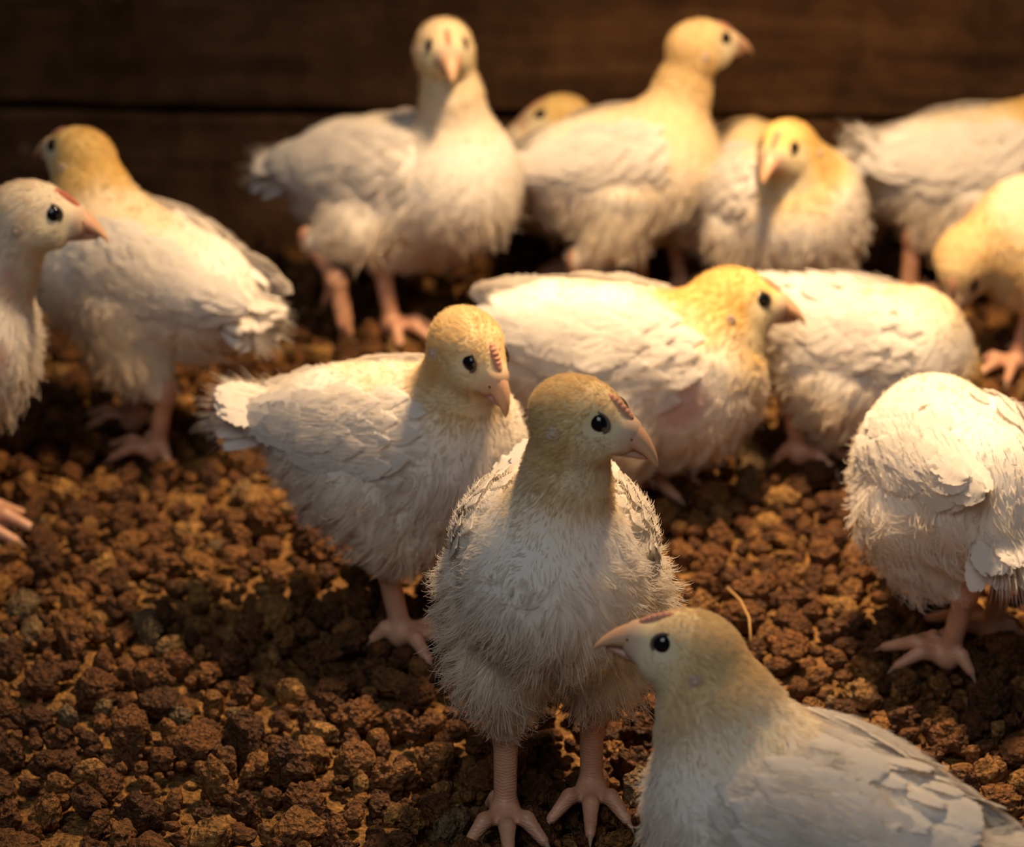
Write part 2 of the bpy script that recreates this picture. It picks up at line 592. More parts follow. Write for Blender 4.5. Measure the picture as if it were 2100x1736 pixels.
def chick(spec):
    S = spec['S'] * 0.01
    yaw = math.radians(spec['yaw'])
    G = ground(*spec['g'])
    GY = G[1]
    cy, sy = math.cos(yaw), math.sin(yaw)
    Rw = np.array([[cy, -sy, 0], [sy, cy, 0], [0, 0, 1.0]])     # local -> world
    def loc(p):
        return (np.asarray(p) - G) @ Rw
    def px(t):
        return loc(P(t[0], t[1], GY + t[2] * 0.01))
    br, ru, he = px(spec['breast']), px(spec['rump']), px(spec['head'])
    seed = spec['seed']
    rg = np.random.default_rng(seed)
    r_br = spec.get('rb', 4.1) * S
    r_ru = spec.get('rr', 3.05) * S
    a = unit(br - ru)                                            # body axis
    L = unit(np.cross((0, 0, 1.0), a))                           # left
    U = np.cross(a, L)
    mid = (br + ru) / 2
    blen = np.linalg.norm(br - ru)
    # head frame
    hy = math.radians(spec['hyaw']) - yaw
    hp = math.radians(spec['hpitch'])
    hf = np.array([math.cos(hp) * math.cos(hy), math.cos(hp) * math.sin(hy), math.sin(hp)])
    hl = unit(np.cross((0, 0, 1.0), hf))
    hu = np.cross(hf, hl)
    rl = math.radians(spec.get('hroll', 0))
    hl, hu = hl * math.cos(rl) + hu * math.sin(rl), hu * math.cos(rl) - hl * math.sin(rl)
    HR = np.stack([hf, hl, hu], 1)
    HS = S * spec.get('hs', 1.0)
    def hp_(x, y, z):
        return he + HR @ (np.array([x, y, z]) * HS)
    # tail
    tail = px(spec['tail']) if 'tail' in spec else ru - a * 6.5 * S + U * 1.5 * S
    tdir = unit(tail - ru)
    tlen = np.linalg.norm(tail - ru)
    # legs
    feet = []
    for s_, ft in zip((1, -1), spec['feet']):                    # left, right
        if len(ft) == 2:
            f0 = loc(ground(ft[0], ft[1], 0.006)); raised = False
        else:
            f0 = px(ft); raised = True
        hock = f0 + np.array([spec.get('lean', -0.8), 0, 3.7]) * S * spec.get('shank', 1.0)
        if 'hock' in spec and spec['hock'][0 if s_ == 1 else 1] is not None:
            hock = px(spec['hock'][0 if s_ == 1 else 1])
        hip = mid + L * s_ * 2.3 * S - U * 1.6 * S + a * 0.2 * S
        knee = (hip + hock) / 2 + a * 1.0 * S
        feet.append((s_, f0, hock, hip, knee, raised))
    nb = br + a * 0.6 * S + U * 1.9 * S                          # neck root
    nm = nb * 0.5 + he * 0.5 + a * spec.get('nbend', 0.0) * S
    nk = spec.get('neck', 1.0)
    bellyc = mid - U * 0.5 * S

    def f_body(p):
        d = s_cone(p, br, ru, r_br, r_ru)
        d = smin(d, s_ell(p, bellyc, np.stack([a, L, U], 1), (blen * 0.5 + 2.6 * S, 4.15 * S, 3.9 * S)), 1.2 * S)
        d = smin(d, s_cone(p, ru, ru + tdir * tlen * 0.55, 2.5 * S, 1.0 * S), 1.4 * S)
        d = smin(d, s_cone(p, nb, nm, 2.4 * S * nk, 1.65 * S * nk), 1.7 * S)
        d = smin(d, s_cone(p, nm, hp_(-0.35, 0, -0.4), 1.65 * S * nk, 1.42 * HS), 1.0 * S)
        for s_, f0, hock, hip, knee, raised in feet:
            d = smin(d, s_cone(p, hip, knee, 2.7 * S, 2.0 * S), 1.0 * S)
            d = smin(d, s_cone(p, knee, hock + unit(knee - hock) * 0.3 * S, 1.9 * S, 0.82 * S), 0.9 * S)
        h = s_ell(p, hp_(-0.1, 0, 0.02), HR, (1.9 * HS, 1.58 * HS, 1.50 * HS))
        h = smin(h, s_cone(p, hp_(0.6, 0, 0.0), hp_(2.0, 0, -0.15), 1.38 * HS, 0.84 * HS), 0.5 * HS)
        for s_ in (1, -1):
            h = smin(h, s_cone(p, hp_(-0.1, 0.75 * s_, -0.62), hp_(1.2, 0.55 * s_, -0.72), 0.95 * HS, 0.72 * HS), 0.4 * HS)
            h = smin(h, s_cone(p, hp_(0.95, 0.95 * s_, -0.78), hp_(2.3, 0.52 * s_, -0.58), 0.16 * HS, 0.22 * HS), 0.12 * HS)
            h = smax(h, -(np.linalg.norm(p - hp_(1.2, 1.92 * s_, 0.42), axis=-1) - 0.70 * HS), 0.35 * HS)
        return smin(d, h, 0.7 * S)

    allp = np.array([br, ru, he, tail, hp_(2.2, 0, 0)] + [f[2] for f in feet])
    pad = 5.2 * S
    lo = allp.min(0) - pad; hi = allp.max(0) + pad
    lo[2] = max(lo[2], -0.01)
    V, Fq = surface_nets(f_body, lo, hi, spec.get('vox', 0.0033))

    root = bpy.data.objects.new('chick', None)
    COL.objects.link(root)
    root.empty_display_size = 0.03
    root.location = G
    root.rotation_euler = (0, 0, yaw)
    root['label'] = spec['label']
    root['category'] = 'chick'
    root['group'] = 'young white broiler chicks in the pen'

    # bare skin patches: found where a line of sight first meets the body, then local to the body
    patches = []
    camL = loc(CAM)
    for (ppx, ppy, pr) in spec.get('skin', []):
        d = unit(loc(P(ppx, ppy, 1.0)) - camL)
        t = 0.7
        for _ in range(60):
            t += float(f_body((camL + d * t)[None])[0])
        patches.append((camL + d * t, pr * S))

    def colour(p):
        hd = np.linalg.norm(p - he, axis=1) / S
        nz = vnoise(p + seed, 45.0)
        y = 1 - smoothstep(2.0, spec.get('yfade', 6.0), hd + 1.2 * nz)
        up = ((p - mid) @ U) / S
        along = ((p - mid) @ a) / S
        back = smoothstep(2.5, 4.2, up + nz) * smoothstep(-6, -2, along) * 0.55
        y = np.clip(np.maximum(y, back) * spec.get('yel', 1.0), 0, 1)
        low = smoothstep(0.5, -3.5, up) * 0.35
        y = np.maximum(y, low * spec.get('yel', 1.0))
        c = WHITE * (1 - y[:, None]) + YELLOW * y[:, None]
        q = (p - he) @ HR / HS
        fm = smoothstep(0.2, 1.0, q[:, 0]) * smoothstep(0.9, 0.1, q[:, 2]) * (np.linalg.norm(q, axis=1) < 3.2)
        fm *= 0.8
        c = c * (1 - fm[:, None]) + FACE * fm[:, None]
        lore = smoothstep(1.85, 2.4, q[:, 0]) * (np.linalg.norm(q, axis=1) < 3.2)
        c = c * (1 - 0.7 * lore[:, None]) + np.array((0.58, 0.36, 0.26)) * 0.7 * lore[:, None]
        for (pc, pr) in patches:
            dd = np.linalg.norm((p - pc) * np.array((1.0, 1.0, 0.75)), axis=1) + 0.55 * pr * nz
            m = 1 - smoothstep(0.15 * pr, 1.1 * pr, dd)
            c = c * (1 - 0.7 * m[:, None]) + PINK * 0.7 * m[:, None]
        return c, hd

    cV, _ = colour(V)
    body = link('body', mesh_from('body', V, Fq, M_SKIN, col=cV), root)

    # ------------------------------------------------ wings
    wdrop = spec.get('wdrop', 0.0)
    wup = spec.get('wup', 0.0)
    def wing_surface(s, h, side, th):
        """s along the body axis, h up (metres, body frame), th outward thickness"""
        t = np.clip((s + blen / 2) / blen, -0.9, 1.3)
        R = np.where(t < 0, r_ru + t * 1.6 * S, r_ru + (r_br - r_ru) * np.clip(t, 0, 1))
        R = np.maximum(R, 1.7 * S)
        bul = 0.35 * S * np.clip(1 - (2 * np.clip(t, 0, 1) - 1) ** 2, 0, 1)
        phi = h / (3.9 * S)
        rad = R + bul + th
        return mid + np.multiply.outer(s, a) + np.multiply.outer(rad * np.sin(phi), U) + np.multiply.outer(side * rad * np.cos(phi), L)
    WL0, WL1 = 3.9 * S + blen * 0.0, -(blen * 0.5 + 3.4 * S)       # shoulder, tip
    def wing_centre(u):
        return (2.0 + wup - 0.5 * u - 0.6 * math.sin(u * math.pi) - wdrop * u) * S
    def wing_half(u):
        return (3.1 * math.sin(math.pi * min(1, (u * 0.82 + 0.14))) ** 0.62) * S
    def in_wing(p):
        q = p - mid
        s, y = q @ a, np.hypot(q @ U, q @ L)
        h = np.arctan2(q @ U, np.abs(q @ L)) * 3.9 * S
        u = (WL0 - s) / (WL0 - WL1)
        uc = np.clip(u, 0, 1)
        c = (2.0 + wup - 0.5 * uc - 0.6 * np.sin(uc * np.pi) - wdrop * uc) * S
        w = 3.1 * np.sin(np.pi * np.minimum(1, uc * 0.82 + 0.14)) ** 0.62 * S
        return (u > 0.08) & (u < 0.92) & (h - c < w * 0.74) & (h - c > -w * 0.40) & (y > 1.3 * S)
    for side in (1, -1):
        nu, nv = 18, 10
        outer, inner = [], []
        for i in range(nu + 1):
            u = i / nu
            s = WL0 + (WL1 - WL0) * u
            for j in range(nv + 1):
                v = j / nv * 2 - 1
                hh = wing_centre(u) + v * wing_half(u)
                ed = max(0.0, 1 - v * v) ** 0.5 * math.sin(math.pi * min(1, max(0, u * 0.94 + 0.03))) ** 0.5
                th = (-0.45 + 1.05 * ed) * S
                outer.append(wing_surface(np.float64(s), np.float64(hh), side, th))
                inner.append(wing_surface(np.float64(s), np.float64(hh), side, th * 0.5 - 0.45 * S))
        V2 = np.array(outer + inner)
        off = len(outer); Fc = []
        for i in range(nu):
            for j in range(nv):
                q = (i * (nv + 1) + j, i * (nv + 1) + j + 1, (i + 1) * (nv + 1) + j + 1, (i + 1) * (nv + 1) + j)
                Fc.append(q if side == -1 else q[::-1])
                q2 = tuple(off + k for k in q)
                Fc.append(q2[::-1] if side == -1 else q2)
        rim = [j for j in range(nv + 1)] + [i * (nv + 1) + nv for i in range(1, nu + 1)] + \
              [nu * (nv + 1) + j for j in range(nv - 1, -1, -1)] + [i * (nv + 1) for i in range(nu - 1, 0, -1)]
        for k in range(len(rim)):
            q = (rim[k], rim[(k + 1) % len(rim)], off + rim[(k + 1) % len(rim)], off + rim[k])
            Fc.append(q[::-1] if side == -1 else q)
        wcol = np.tile(WHITE * 1.02, (len(V2), 1))
        wing = link('wing', mesh_from('wing', V2, Fc, M_SKIN, col=wcol), root)
        # feathers: overlapping rows from the shoulder backwards, then the long flight feathers
        rows = [(0.08, 4, 1.9, 0), (0.20, 5, 2.1, 0), (0.32, 5, 2.3, 0), (0.44, 5, 2.7, 0), (0.55, 5, 3.2, 1), (0.66, 4, 3.4, 1), (0.76, 4, 3.4, 1), (0.86, 3, 3.0, 1)]
        for ri, (u0, n, ln, kind) in enumerate(rows):
            for j in range(n):
                v = ((j + 0.5) / n * 2 - 1) * 0.86 + rg.normal(0, 0.05) + (0.08 if ri % 2 else -0.08)
                u = u0 + rg.normal(0, 0.018) + 0.05 * abs(v)
                s = WL0 + (WL1 - WL0) * u
                hh = wing_centre(u) + v * wing_half(u)
                ed = max(0.0, 1 - v * v) ** 0.5 * math.sin(math.pi * min(1, max(0, u * 0.94 + 0.03))) ** 0.5
                th = (-0.40 + 1.05 * ed) * S + 0.16 * S
                e = 0.15 * S
                p0 = wing_surface(np.float64(s), np.float64(hh), side, th)
                p1 = wing_surface(np.float64(s), np.float64(hh + e), side, th)
                p2 = wing_surface(np.float64(s - 1.5 * S), np.float64(wing_centre(min(1, u + 0.14)) + v * wing_half(min(1, u + 0.14)) * 0.95), side, th)
                nrm = unit(np.cross(p2 - p0, p1 - p0)) 
                if nrm @ (L * side) < 0:
                    nrm = -nrm
                d = unit(p2 - p0) + nrm * rg.uniform(0.0, 0.06) - U * 0.06 * v + U * rg.normal(0, 0.06)
                R = basis(d, nrm + U * rg.normal(0, 0.1))
                l = ln * S * rg.uniform(0.88, 1.12)
                me = (FE_LONG if kind else FE_ROUND)[int(rg.integers(3))]
                link('feather', me, wing, mat4(R, p0 - d * 0.25 * l, (l, l * (1.15 if kind else 1.0), l * 0.7)))

    if spec.get('backf', False):
        for ri in range(5):
            s = (2.0 - 1.45 * ri) * S
            for j in range(5):
                ph = math.radians(90 + (j - 2 + (0.5 if ri % 2 else 0)) * 17 + rg.normal(0, 4))
                p0 = wing_surface(np.float64(s + rg.normal(0, 0.2) * S), np.float64(ph * 3.9 * S), 1, -0.20 * S)
                nrm = U * math.sin(ph) + L * math.cos(ph)
                d = -a + nrm * rg.uniform(0.0, 0.05) + L * (0.22 * math.cos(ph) + rg.normal(0, 0.08))
                l = 2.5 * S * rg.uniform(0.8, 1.2)
                link('feather', (FE_LONG if rg.random() < 0.55 else FE_ROUND)[int(rg.integers(3))], body, mat4(basis(d, nrm + L * rg.normal(0, 0.1)), p0, (l, l, l * 0.8)))

    # ------------------------------------------------ tail fan
    tl = link('tail', mesh_from('tail', *tail_core(ru, tdir, tlen, S), M_SKIN, col=np.tile(WHITE, (TAIL_N, 1))), root)
    tU = unit(U - tdir * (U @ tdir))
    tL = np.cross(tU, tdir)
    for j in range(16):
        row = j % 2
        v = (j - 7.5) / 7.5
        k = (0.55 if row else -0.45) + rg.uniform(-0.25, 0.25)
        d = unit(tdir + tL * v * 0.55 + tU * (0.34 * k - 0.10 * abs(v)))
        p0 = ru + tdir * tlen * 0.36 + tL * v * 0.8 * S + tU * k * 0.7 * S
        l = tlen * rg.uniform(0.52, 0.66) * (1 - 0.12 * abs(v))
        R = basis(d, tU + tL * v * 0.5)
        link('feather', (FE_FLUFF if j % 2 else FE_LONG)[j % 3], tl, mat4(R, p0, (l, l * 1.05, l)))

    # ------------------------------------------------ head details
    def on_head(x, z, s_):
        y = 3.2
        for _ in range(14):
            y -= float(f_body(hp_(x, y * s_, z)[None])[0]) / HS * 0.9
        return hp_(x, y * s_, z)
    for s_ in (1, -1):
        c = on_head(1.2, 0.42, s_)
        n = unit(HR @ np.array([0.20, 1.0 * s_, 0.10]))
        c = c - n * 0.17 * HS
        R = basis(hf, n)
        eye = link('eye', ME_EYE, root, mat4(R, c, (0.46 * HS, 0.42 * HS, 0.30 * HS)))
        lid = link('eyelid', ME_LID, eye)
        lid.matrix_basis = Matrix.Diagonal((1.06, 1.06, 0.9, 1)) @ Matrix.Translation((0, 0, 0.25))
        n2 = unit(HR @ np.array([-0.12, 1.0 * s_, -0.15]))
        ear = link('ear', ME_EAR, root, mat4(basis(HR @ np.array([0.5, 0, 1.0]), n2), on_head(-0.35, -0.35, s_), (0.42 * HS, 0.30 * HS, 0.40 * HS)))
    HM = mat4(HR, he, HS)
    ub = link('upper_beak', ME_UB, root, HM)
    link('lower_beak', ME_LB, root, HM)
    for s_ in (1, -1):
        ns = link('nostril', ME_NOSTRIL, ub)
        ns.matrix_basis = Matrix.Translation((2.42, 0.56 * s_, -0.03)) @ Matrix.Diagonal((0.22, 0.07, 0.09, 1))
    comb = link('comb', ME_COMB_RED if spec.get('redcomb') else ME_COMB, root, HM)
    comb['label'] = 'low serrated red comb' if spec.get('redcomb') else 'low serrated pink comb'

    # ------------------------------------------------ legs and feet
    for s_, f0, hock, hip, knee, raised in feet:
        fyaw = math.radians(spec.get('fyaw', (0, 0))[0 if s_ == 1 else 1])
        toes = []
        for ang, ln in ((0, 3.3), (38, 2.6), (-40, 2.7), (180 - 25 * s_, 1.5)):
            an = math.radians(ang) + fyaw
            d = np.array([math.cos(an), math.sin(an), 0])
            if raised:
                d = unit(d * (0.25 if abs(ang) < 90 else 0.6) + np.array([0.05, 0, -1.0]))
            m_ = f0 + d * ln * 0.55 * S + np.array([0, 0, 0.35 * S if not raised else 0])
            e_ = f0 + d * ln * S + np.array([0, 0, -0.25 * S if not raised else 0])
            toes.append((f0, m_, e_, d))
        def f_leg(p, toes=toes, f0=f0, hock=hock):
            d = s_cone(p, hock + unit(hock - f0) * 0.5 * S, f0, 0.56 * S, 0.50 * S)
            d = smin(d, np.linalg.norm(p - hock, axis=-1) - 0.62 * S, 0.4 * S)
            d = smin(d, np.linalg.norm(p - f0, axis=-1) - 0.66 * S, 0.5 * S)
            for (t0, t1, t2, _) in toes:
                d = smin(d, s_cone(p, t0, t1, 0.44 * S, 0.36 * S), 0.3 * S)
                d = smin(d, s_cone(p, t1, t2, 0.38 * S, 0.24 * S), 0.12 * S)
            return d
        al = np.array([hock, f0] + [t[2] for t in toes])
        VL, FL = surface_nets(f_leg, al.min(0) - 1.6 * S, al.max(0) + 1.6 * S, 0.0018)
        leg = link('leg', mesh_from('leg', VL, FL, M_LEG), root)
        for (t0, t1, t2, d) in toes:
            dd = unit(t2 - t1)
            link('claw', ME_CLAW, leg, mat4(basis(dd, np.array([0, 0, 1.0]) + 0.01 * hf), t2 + dd * 0.05 * S, 0.30 * S))

    # ------------------------------------------------ down
    nd = spec.get('down', 12000)
    tri = np.concatenate([Fq[:, [0, 1, 2]], Fq[:, [0, 2, 3]]])
    A = V[tri]
    cent = A.mean(1)
    area = np.linalg.norm(np.cross(A[:, 1] - A[:, 0], A[:, 2] - A[:, 0]), axis=1)
    hd = np.linalg.norm(cent - he, axis=1) / S
    wgt = area * (1 + 5.0 * (1 - smoothstep(2.4, 4.5, hd)))
    wgt[in_wing(cent)] = 0
    pick = rg.choice(len(tri), nd, p=wgt / wgt.sum())
    b = rg.random((nd, 2)); sw = b.sum(1) > 1; b[sw] = 1 - b[sw]
    T = A[pick]
    rt = T[:, 0] + b[:, :1] * (T[:, 1] - T[:, 0]) + b[:, 1:] * (T[:, 2] - T[:, 0])
    keep = np.ones(nd, bool)
    q = (rt - he) @ HR / HS
    nearhead = np.linalg.norm(q, axis=1) < 3.2
    for s_ in (1, -1):
        keep &= ~(np.linalg.norm(q - np.array([1.2, 1.2 * s_, 0.42]), axis=1) < 0.50)
        keep &= ~(np.linalg.norm(q - np.array([-0.35, 1.45 * s_, -0.35]), axis=1) < 0.36)
    keep &= ~(nearhead & (q[:, 0] > 2.35))
    keep &= ~(nearhead & (np.abs(q[:, 1]) < 0.18) & (q[:, 0] > 0.95) & (q[:, 2] > 0))
    rt = rt[keep]; q = q[keep]
    n = len(rt)
    nr = grad(f_body, rt)
    cl, hd = colour(rt)
    hm = 1 - smoothstep(2.2, 4.6, hd)                             # 1 on the head
    up = ((rt - mid) @ U) / S
    flow_b = -a * 0.75 + np.array([0, 0, -0.65])
    flow_h = -hf * 0.9 - hu * 0.35
    neckdir = unit(nb - he)
    flow_n = neckdir * 0.9 - a * 0.2
    w1 = hm[:, None]; w2 = (smoothstep(2.4, 3.6, hd) * (1 - smoothstep(5.0, 7.5, hd)))[:, None]
    flow = flow_h * w1 + (1 - w1) * (flow_n * w2 + flow_b * (1 - w2))
    flow = flow - nr * np.sum(flow * nr, 1, keepdims=True)
    flow /= np.linalg.norm(flow, axis=1, keepdims=True) + 1e-9
    # tufts
    nc = max(60, n // 14)
    ci = rg.choice(n, nc, replace=False)
    owner = np.empty(n, int)
    rt32 = ((rt - mid) * 100).astype(np.float32); cc = rt32[ci]; cc2 = (cc * cc).sum(1)[None]
    for k in range(0, n, 4000):
        dd = cc2 - 2.0 * (rt32[k:k + 4000] @ cc.T)
        owner[k:k + 4000] = dd.argmin(1)
    cj = rg.normal(0, 0.30, (nc, 3))
    own = rg.normal(0, 0.22, (n, 3))
    lift = (0.34 * hm + 0.36 * (1 - hm))[:, None]
    d = nr * lift + flow * (1 - lift * 0.6) + (cj[owner] * (0.15 + 0.85 * (1 - hm))[:, None] + own) * ((0.6 + 0.5 * (1 - hm)) * (1 - 0.6 * smoothstep(1.0, 3.0, up)))[:, None]
    d /= np.linalg.norm(d, axis=1, keepdims=True)
    d = np.where((np.sum(d * nr, 1) < 0.08)[:, None], d + nr * 0.25, d)
    d /= np.linalg.norm(d, axis=1, keepdims=True)
    fluff = smoothstep(1.0, -3.0, up)
    tailm = smoothstep(1.5, 4.0, ((rt - ru) @ tdir) / S)
    fluff = np.maximum(fluff, tailm)
    ln = (0.34 * hm + (1 - hm) * (0.62 + 0.70 * fluff)) * rg.uniform(0.65, 1.25, n) * S
    faceshort = nearhead[keep] & (q[:, 0] > 0.4)
    ln[faceshort] *= 0.6
    ln *= 1 - 0.5 * (nearhead[keep] * smoothstep(1.4, 2.2, q[:, 0]))
    ln *= 1 - 0.45 * smoothstep(0.5, 2.5, up) * (1 - hm)
    stray = rg.random(n) < 0.02
    ln[stray & (hm < 0.5)] *= 1.5
    hockd = np.min([np.linalg.norm(rt - f[2], axis=1) for f in feet], axis=0) / S
    ln *= 0.35 + 0.65 * smoothstep(0.8, 2.6, hockd)
    for (pc, pr) in patches:
        m = 1 - smoothstep(0.5 * pr, 1.1 * pr, np.linalg.norm(rt - pc, axis=1))
        ln *= 1 - 0.72 * m
    tip = rt + d * ln[:, None]
    ctip = tip[ci][owner]
    cw = (0.26 * (1 - hm))[:, None]
    far = np.linalg.norm(ctip - tip, axis=1) > 0.9 * ln + 0.004
    cw = np.where(far[:, None], 0, cw)
    tip = tip * (1 - cw) + ctip * cw
    K = 4
    tt = np.linspace(0, 1, K)[None, :, None]
    bend = (nr * 0.16 - np.array([0, 0, 0.10])) * ln[:, None]
    pts = rt[:, None, :] * (1 - tt) + tip[:, None, :] * tt + bend[:, None, :] * (4 * tt * (1 - tt))
    pts -= nr[:, None, :] * 0.0004
    rad = spec.get('hr', 0.00022) * (1 - 0.4 * hm)[:, None] * (1.0 - 0.85 * tt[..., 0] ** 1.5) * np.ones((n, 1)) * (0.8 + 0.4 * rg.random((n, 1)))
    cl = np.clip(cl * (0.93 + 0.12 * rg.random((n, 1))), 0, 0.95)
    # short soft fuzz lying on the wings
    nw_ = int(nd / 13 * spec.get('wfz', 1))
    for side in (1, -1):
        u = rg.random(nw_) ** 0.8; v = rg.uniform(-1, spec.get('wfv', 1.0), nw_)
        wc = (2.0 + wup - 0.5 * u - 0.6 * np.sin(u * np.pi) - wdrop * u) * S
        wh = 3.1 * np.sin(np.pi * np.minimum(1, u * 0.82 + 0.14)) ** 0.62 * S
        s = WL0 + (WL1 - WL0) * u
        hh = wc + v * wh
        ed = np.sqrt(np.maximum(0.1, 1 - v * v)) * np.sin(np.pi * np.clip(u * 0.94 + 0.03, 0, 1)) ** 0.5
        th = (-0.30 + 1.15 * ed) * S
        p0 = wing_surface(s, hh, side, th)
        l = rg.uniform(0.5, 1.0, nw_) * S
        phi_ = (hh / (3.9 * S))[:, None]
        out_ = U * np.sin(phi_) + L * side * np.cos(phi_)
        dd = -a * 0.95 + rg.normal(0, 0.11, (nw_, 3)) - U * 0.10 + out_ * 0.05
        dd /= np.linalg.norm(dd, axis=1, keepdims=True)
        tp = p0 + dd * l[:, None]
        pw = p0[:, None, :] * (1 - tt) + tp[:, None, :] * tt + (out_ * 0.08)[:, None, :] * l[:, None, None] * (4 * tt * (1 - tt))
        pts = np.concatenate([pts, pw])
        rad = np.concatenate([rad, spec.get('hr', 0.00022) * 0.6 * (1.0 - 0.85 * tt[..., 0] ** 1.5) * np.ones((nw_, 1))])
        cl = np.concatenate([cl, np.tile(WHITE, (nw_, 1)) * (0.95 + 0.1 * rg.random((nw_, 1)))])
    # loose plume over the tail fan
    npl = nd // 16
    t0 = rg.uniform(0.30, 0.78, npl)
    ang = rg.uniform(0, 2 * np.pi, npl)
    rr_ = (1.15 - 0.9 * (t0 - 0.3)) * S * np.sqrt(rg.random(npl))
    p0 = ru + np.multiply.outer(t0 * tlen, tdir) + np.multiply.outer(rr_ * np.cos(ang) * 1.3, tL) + np.multiply.outer(rr_ * np.sin(ang), tU)
    dd = tdir + np.multiply.outer(np.cos(ang) * 0.55, tL) + np.multiply.outer(np.sin(ang) * 0.40, tU) + rg.normal(0, 0.14, (npl, 3))
    dd /= np.linalg.norm(dd, axis=1, keepdims=True)
    l = tlen * rg.uniform(0.20, 0.42, npl)
    tp = p0 + dd * l[:, None]
    pw = p0[:, None, :] * (1 - tt) + tp[:, None, :] * tt - (np.array([0, 0, 0.12]) * l[:, None])[:, None, :] * tt ** 2
    pts = np.concatenate([pts, pw])
    rad = np.concatenate([rad, spec.get('hr', 0.00022) * (1.0 - 0.85 * tt[..., 0] ** 1.5) * np.ones((npl, 1))])
    cl = np.concatenate([cl, np.tile(WHITE, (npl, 1)) * (0.95 + 0.1 * rg.random((npl, 1)))])
    dn = make_hair('down', rt, pts, rad, cl, M_DOWN, root)

    # spheres for choosing visible ground crumbs
    for c_, r_ in ((br, r_br), (ru, r_ru), (he, 2.2 * S), (mid, 4.4 * S), (nm, 2.3 * S)):
        CHICKS.append((G + Rw @ c_, r_))
    if spec.get('dbg', True):
        w = lambda p: tuple(int(round(v)) for v in project(G + Rw @ p))
        vis = 1 if (Rw @ hl) @ (CAM - (G + Rw @ he)) > 0 else -1
        print('CHICK', spec['id'], 'G', np.round(G, 3), 'len', round(blen / S, 2), 'brz', round(br[2] * 100, 1), 'ruz', round(ru[2] * 100, 1),
              'hez', round(he[2] * 100, 1), 'eye', w(hp_(1.2, 1.2 * vis, .42)), 'beak', w(hp_(3.9, 0, -1.1)), 'verts', len(V))
    return root

TAIL_N = 0
def tail_core(ru, tdir, tlen, S):
    global TAIL_N
    e = basis(tdir, np.array([0.0, 0.01, 1.0]))
    V = []
    Fc = []
    n = 10
    for i, (t, r) in enumerate(((0.3, 1.1), (0.45, 1.2), (0.6, 0.9), (0.72, 0.4))):
        for j in range(n):
            an = 2 * math.pi * j / n
            V.append(ru + tdir * tlen * t + (e[:, 1] * math.cos(an) * r + e[:, 2] * math.sin(an) * r * 0.6) * S)
    for i in range(3):
        for j in range(n):
            Fc.append((i * n + j, i * n + (j + 1) % n, (i + 1) * n + (j + 1) % n, (i + 1) * n + j))
    Fc.append(tuple(range(n))[::-1]); Fc.append(tuple(range(3 * n, 4 * n)))
    TAIL_N = len(V)
    return np.array(V), Fc

# ------------------------------------------------------------------ the pen: wall and floor
WA, WB = ground(0, 490), ground(2100, 530)
wdir = unit((WB - WA) * np.array([1, 1, 0]))
wyaw = math.atan2(wdir[1], wdir[0])
wall = bpy.data.objects.new('wall_back', mesh_from('wall_back',
    [(-1.2, 0.03, -0.06), (1.2, 0.03, -0.06), (1.2, 0.03, 0.62), (-1.2, 0.03, 0.62), (-1.2, 0.05, -0.06), (1.2, 0.05, -0.06), (1.2, 0.05, 0.62), (-1.2, 0.05, 0.62)],
    [(0, 1, 2, 3), (7, 6, 5, 4), (0, 4, 5, 1), (3, 2, 6, 7), (1, 5, 6, 2), (0, 3, 7, 4)], M_DARK, smooth=False))
COL.objects.link(wall)
wall['kind'] = 'structure'
wall['label'] = 'dark wooden plank wall behind the chicks'
wall.location = (WA + WB) / 2
wall.rotation_euler = (0, 0, wyaw)

def plank_mesh(z0, z1, seed):
    r = np.random.default_rng(seed)
    nx, nz = 60, 8
    V, Fc = [], []
    for i in range(nx + 1):
        x = -1.2 + 2.4 * i / nx
        e0 = 0.0014 * math.sin(x * 9 + seed) + 0.0008 * r.standard_normal()
        e1 = 0.0014 * math.sin(x * 7 + seed * 2) + 0.0008 * r.standard_normal()
        for k, (zz, yy) in enumerate(((z0, 0.03), (z0, 0.004), (z0 + 0.004, 0.0), (z1 - 0.004, 0.0), (z1, 0.004), (z1, 0.03))):
            V.append((x, yy + 0.0006 * r.standard_normal() * (yy < 0.01), zz + (e0 if k < 3 else e1)))
    for i in range(nx):
        for k in range(5):
            a_ = i * 6 + k
            Fc.append((a_, a_ + 6, a_ + 7, a_ + 1))
    return mesh_from('plank', V, Fc, M_WOOD, smooth=False)
zs = P(320, 227, WA[1] + (WB[1] - WA[1]) * 0.15)[2]
for i, (z0, z1) in enumerate(((-0.055, zs - 0.0022), (zs + 0.0022, zs + 0.155), (zs + 0.159, zs + 0.31), (zs + 0.314, zs + 0.46))):
    link('plank', plank_mesh(z0, z1, i + 3), wall)

def gh(x, y):
    """gentle unevenness of the litter bed"""
    return 0.004 * mnoise.noise(Vector((x * 7, y * 7, 1.3))) + 0.0025 * mnoise.noise(Vector((x * 21, y * 21, 4.0)))

X0, X1, Y0, Y1 = -0.72, 0.72, 0.62, 1.98
nx, ny = 110, 104
FV = []
for j in range(ny + 1):
    for i in range(nx + 1):
        x = X0 + (X1 - X0) * i / nx; y = Y0 + (Y1 - Y0) * j / ny
        FV.append((x, y, gh(x, y) - 0.011 + 0.002 * random.random()))
FF = [(j * (nx + 1) + i, j * (nx + 1) + i + 1, (j + 1) * (nx + 1) + i + 1, (j + 1) * (nx + 1) + i) for j in range(ny) for i in range(nx)]
floor_o = link('floor', mesh_from('floor', FV, FF, M_SOIL))
floor_o['kind'] = 'structure'
floor_o['label'] = 'brown litter bed under the crumbs'

